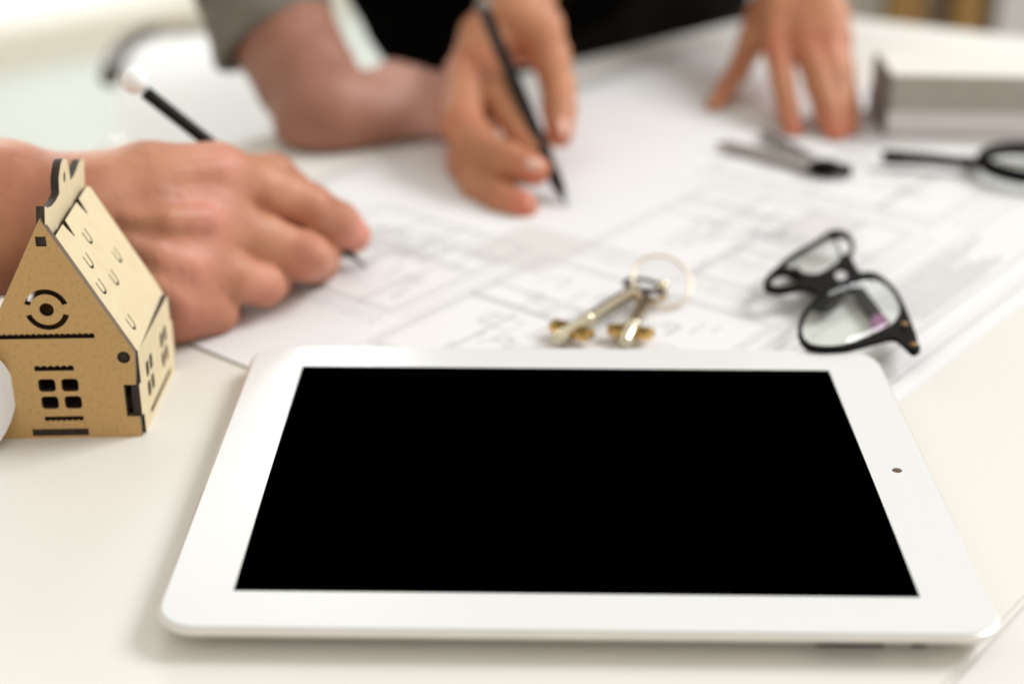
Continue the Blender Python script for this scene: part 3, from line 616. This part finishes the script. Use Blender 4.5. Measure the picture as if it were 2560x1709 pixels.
# person in black behind the table: right hand writing, left hand spread on the table
p = thing('person', 'person in black with one hand writing and the other spread on the plan', 'person', (20, 700, -740), group=G); off = tuple(p.location/MM)
h3 = dict(base=[[(-20.4, 594.0, 149.7, 34), (-20.3, 511.2, 90.1, 28), (-20.9, 456.4, 67.3, 22), (-22.6, 426.0, 56.4, 19)],
                [(-25.1, 433.0, 57.3, 15), (-40.8, 412.8, 52.0, 12), (-48.0, 383.8, 37.2, 11)],
                [(-21.4, 435.0, 56.9, 15), (-29.9, 421.7, 47.4, 12), (-41.7, 397.5, 33.6, 11)],
                [(-18.9, 433.1, 57.3, 15), (-7.7, 420.6, 54.1, 12.5), (-2.4, 394.2, 44.6, 10)],
                [(-22.5, 421.0, 55.1, 14), (-13.8, 416.9, 46.2, 10)]], kb=10,
          fingers=[[(-38.9, 403.7, 46.8, 12), (-28.8, 355.0, 32.0, 10), (-17.9, 327.5, 22.4, 8.8), (-8.8, 307.3, 16.7, 7.2)],
                   [(-47.7, 378.4, 39.9, 12.5), (-49.3, 332.0, 25.6, 11.2), (-37.9, 306.7, 18.3, 10.5), (-24.4, 291.1, 17.8, 9.6), (-11.1, 280.8, 16.8, 8)],
                   [(-46.6, 385.7, 31.8, 11), (-46.3, 319.5, 8.2, 10.4), (-38.7, 293.5, 4.2, 9.6), (-26.9, 274.5, 3.4, 8.6), (-16.6, 264.8, 3.8, 7.4)],
                   [(-41.8, 402.4, 29.8, 10), (-44.2, 356.8, -6.5, 9), (-35.4, 337.6, -14.8, 8), (-26.0, 332.0, -12.7, 7)],
                   [(-37.2, 412.2, 27.1, 9), (-40.1, 378.0, -8.4, 8), (-33.7, 362.5, -15.9, 7)],
                   [(-2.4, 396.7, 45.2, 10.5), (1.7, 367.6, 34.7, 9.4), (2.2, 349.0, 28.0, 9.2), (1.7, 329.8, 20.0, 7.4)]], kj=6)
b1 = organic('body', h3, M_skin3, p, 1.7, off, [(-44.5, 373.0, 42.5, 13, 0.6), (-11.4, 273.6, 20.3, 9, 0.9), (-16.5, 259.3, 6.2, 9, 0.9), (-48.0, 321.4, 26.4, 10, 0.5), (-13.7, 392.0, 35.3, 12, 0.7), (1.8, 322.9, 24.0, 8, 0.6)])
h4 = dict(base=[[(179.3, 708.9, 179.4, 36), (167.8, 613.2, 104.5, 29), (156.9, 536.2, 62.4, 23), (153.9, 518.5, 55.2, 21)],
                [(149.3, 519.6, 57.6, 15), (137.2, 486.5, 46.0, 12), (133.2, 460.5, 37.7, 9.5)],
                [(154.7, 519.6, 57.6, 16), (150.0, 484.7, 46.6, 13), (149.4, 452.8, 39.7, 10.5)],
                [(158.2, 516.7, 58.3, 16), (160.8, 478.8, 48.0, 13), (160.1, 449.0, 40.7, 10.5)],
                [(160.2, 512.7, 59.1, 15), (166.6, 474.9, 48.9, 10), (166.4, 451.5, 41.4, 8.5)],
                [(147.1, 521.4, 54.5, 14), (130.7, 504.4, 41.9, 11), (123.4, 488.7, 32.0, 9)]], kb=8,
          fingers=[[(133.2, 460.5, 37.7, 9.5), (133.1, 429.7, 23.6, 7.2), (133.6, 409.2, 12.6, 6.6), (136.3, 394.5, -0.1, 5.8)],
                   [(149.9, 452.8, 39.7, 10.5), (152.7, 419.1, 24.0, 8.6), (155.1, 402.1, 13.6, 8), (158.8, 388.5, 0.9, 6.8)],
                   [(160.1, 449.0, 40.7, 10), (162.6, 422.2, 25.8, 8.2), (163.6, 406.1, 15.0, 7.6), (167.1, 397.4, 3.3, 6.2)],
                   [(166.4, 451.5, 41.4, 8.5), (168.1, 434.2, 27.8, 7), (169.5, 423.0, 17.9, 6.2), (172.8, 418.8, 8.8, 5.4)],
                   [(123.4, 488.7, 32.0, 9), (112.8, 467.2, 19.2, 7), (103.1, 453.5, 8.9, 6.2), (95.2, 443.2, 1.1, 5.2)]], kj=4)
b2 = organic('body', h4, M_skin3, p, 1.9, off, [(135.9, 387.5, 3.9, 13, 0.8), (157.2, 381.4, 4.6, 13, 0.8), (170.1, 388.9, 6.2, 12, 0.6), (131.7, 445.6, 38.8, 13, 0.5), (147.2, 439.8, 40.3, 13, 0.5), (160.3, 436.0, 41.4, 13, 0.4)], floor=1.0)
bm = bmesh.new(); bm.from_mesh(b1.data); bm.from_mesh(b2.data); bm.to_mesh(b1.data); bm.free(); bpy.data.objects.remove(b2)
lo_ = Vector((.72, .69, 0))
ctr = Vector((30, 712, 0))
legs = [[(*(ctr+lo_*s+Vector((0, 0, -720))), 62), (*(ctr+lo_*s*1.0+Vector((0, 0, -60))), 82), (*(ctr+lo_*s*.8+Vector((0, 0, 60))), 82)] for s in (-72, 72)]
organic('trousers', dict(base=legs, kb=40), M_trouser, p, 9, off)
tor = [[(*(ctr+lo_*s+Vector((0, 0, 40))), 86), (*(ctr+lo_*s*1.05+Vector((0, 0, 330))), 92)] for s in (-70, 70)]
tor += [[(-81.9, 547.3, 14.8, 30), (-87.3, 548.9, 30.2, 34), (-92.4, 550.7, 57.9, 42), (-92.9, 576.2, 172.0, 60)],
        [(-17.9, 477.9, 73.1, 33), (-19.3, 521.7, 96.1, 40), (-24.8, 611.1, 174.7, 50)],
        [(171.8, 627.3, 111.0, 36), (180.2, 714.2, 179.1, 46)]]
organic('jacket', dict(base=tor, kb=18), M_jacket, p, 6, off)
# fingernails
def nail(c, fwd, up, L, w_, par, off):
    f = Vector(fwd).normalized(); u = Vector(up); u = (u-f*u.dot(f)).normalized(); s = f.cross(u)
    mt = Matrix((f, s, u)).transposed()
    ball('fingernail', c, 1, M_nail, par, (L/2, w_/2, 1.2), off, mt)
nail((3.8, 323.7, 25.7), (-.0, -.5, -.5), (.85, -.35, .4), 10, 7.5, p, off)
nail((-11.6, 275.4, 21.7), (.8, -.3, -.25), (-.05, -.75, .65), 9, 6.5, p, off)
nail((-16.6, 261.1, 7.8), (.8, -.3, -.2), (-.1, -.6, .8), 8.5, 6.5, p, off)

# ------------------------------------------------------------------ compass, magnifier, book
cp = thing('drafting_compass', 'grey metal drafting compass with open legs lying in front of the spread fingers', 'compass', (144.5, 338.7, 0.0)); off = tuple(cp.location/MM)
hd = Vector((140.8, 323.6, 5.0))
for q, r0 in (((89.7, 369.1, 3.0), 3.0), ((116.8, 392.3, 3.0), 3.2)):
    q = Vector(q); m_ = hd.lerp(q, .55)
    lathe('leg', hd, q, [(0, 3.2), (14, 3.6), ((q-hd).length*.55, 3.2), ((q-hd).length*.57, r0), ((q-hd).length*.9, r0), ((q-hd).length, .8)], M_compass, cp, 14, off)
ball('hinge_head', hd, 6.0, M_black, cp, (1.5, 1.0, .75), off)
lathe('handle', hd, hd+Vector((13, -5, 0)), [(0, 3), (12, 3.2), (14, 2.4)], M_black, cp, 14, off)
mg = thing('magnifying_glass', 'black magnifying glass lying on the sheets at the right edge', 'magnifier', (254.9, 347.9, 0.0)); off = tuple(mg.location/MM)
mc = Vector((248.6, 324.3, 8.0)); mh = Vector((221.7, 326.7, 7.0)); me_ = Vector((173.4, 337.2, 7.0))
rx = (mc-mh).length*.93
tube('rim', [mc+Vector((rx*math.cos(2*math.pi*i/48), rx*math.sin(2*math.pi*i/48), 0)) for i in range(48)], 3.4, M_black, mg, 12, True, off, 1.15)
ball('lens', mc, rx-3, M_glass, mg, (1, 1, .07), off)
Lh = (me_-mh).length
lathe('handle', mh, me_, [(0, 2.6), (6, 3.2), (10, 2.7), (Lh*.5, 2.9), (Lh-4, 3.6), (Lh, 3)], M_black, mg, 18, off)

bl = Vector((188.2, 395.5, 0.0))
BR = (0, 0, math.radians(-2.5))
pd = thing('paper_pad', 'thick white paper pad lying under the grey book at the back right', 'paper pad', (bl.x, bl.y, 0), BR)
box('page_block', (0, 0.6, 1.4), (176, 52, 15.2), M_page, pd, .3)
box('backing_card', (0, 0, 0), (176.5, 52.5, 1.3), M_bookc, pd, .3)
box('binding_strip', (-2.6, .2, 0.1), (-.1, 52.5, 15.4), M_endstrip, pd, .8)
bk = thing('book', 'closed book with grey cloth spine and cream cover lying on the white paper pad', 'book', (bl.x, bl.y, 15.6), BR)
box('page_block', (3, 2.4, 2.0), (178, 47, 17.8), M_page, bk, .3)
box('front_cover', (0, 0.4, 18.0), (181, 50, 19.8), M_card, bk, .6)
box('back_cover', (0, 0.4, 0.0), (181, 50, 1.8), M_bookc, bk, .6)
box('spine', (0, -1.6, 0.0), (181, 0.2, 19.8), M_bookc, bk, .7)
box('end_shade', (-2.2, -1.2, 0.2), (-.2, 49.6, 19.4), M_endstrip, bk, .7)  # dark strip in place of the shade on the book's left end

# ------------------------------------------------------------------ furniture behind
ch = thing('chair', 'white shell chair with a dark trim tube beyond the left of the table', 'chair', (-290.0, 850.0, -740.0)); off = tuple(ch.location/MM)
c0 = Vector((-324.6, 660.7, -92.6))
cm = [(-287.0, 524.7, -53.7), (-332.4, 720.5, -58.7), (-346.4, 819.2, -59.6), (-332.4, 864.3, -57.8), (-276.1, 876.4, -56.5), (-200.4, 877.2, -56.2)]
path = spline(cm, 6, False)
vs = [Vector(q) for q in path]; nb = len(vs); low = Vector((-155.3, 526.1, -53.1))
bx = [q for q in vs]+[low]
bk_ = Vector((0, .35, -1)).normalized()*22
allv = bx + [q+bk_ for q in bx]; m_ = len(bx)
fs = [tuple(range(m_)), tuple(range(2*m_-1, m_-1, -1))]+[(i, (i+1) % m_, m_+(i+1) % m_, m_+i) for i in range(m_)]
mesh('backrest', allv, fs, M_chair, ch, False, off)
tube('trim_tube', [Vector(q)+Vector((-6, -3, 2)) for q in spline(cm[1:4], 8, False)], 8, M_dark, ch, 12, False, off)
tube('top_rail', [Vector(q)+Vector((0, -2, 6)) for q in spline(cm[3:], 8, False)], 6, M_skirt, ch, 12, False, off)
for q in (cm[0], tuple(low)):
    lathe('leg', (q[0], q[1]+15, q[2]), (q[0], q[1]+15, -740), [(0, 11), (abs(q[2]+740), 9)], M_alu, ch, 12, off)

sf = thing('wooden_shelf', 'orange brown wooden shelf unit far behind the right end of the table', 'shelf', (520.5, 1566.0, -740.0)); off = tuple(sf.location/MM)
def slab(name, xa, xb, m, y0=0, dy=40, z1=300):
    A_, B_ = (455.2, 1555.7, -198.5), (634.0, 1557.6, -197.7)
    k = (B_[0]-A_[0])/(2349-2035); x0 = A_[0]+(xa-2035)*k; x1 = A_[0]+(xb-2035)*k
    return box(name, (x0, A_[1]+y0, -740), (x1, A_[1]+y0+dy, z1), m, sf, 1.5, off)
slab('back_panel', 1930, 2520, M_taupe, 46, 14, 290)
slab('upright', 2036, 2118, M_wood); slab('upright', 2192, 2252, M_wood); slab('upright', 2480, 2525, M_wood)
slab('white_folder', 2290, 2440, M_page, 5, 30, 60); slab('grey_folder', 1945, 2028, M_bookc, 5, 30, 60)
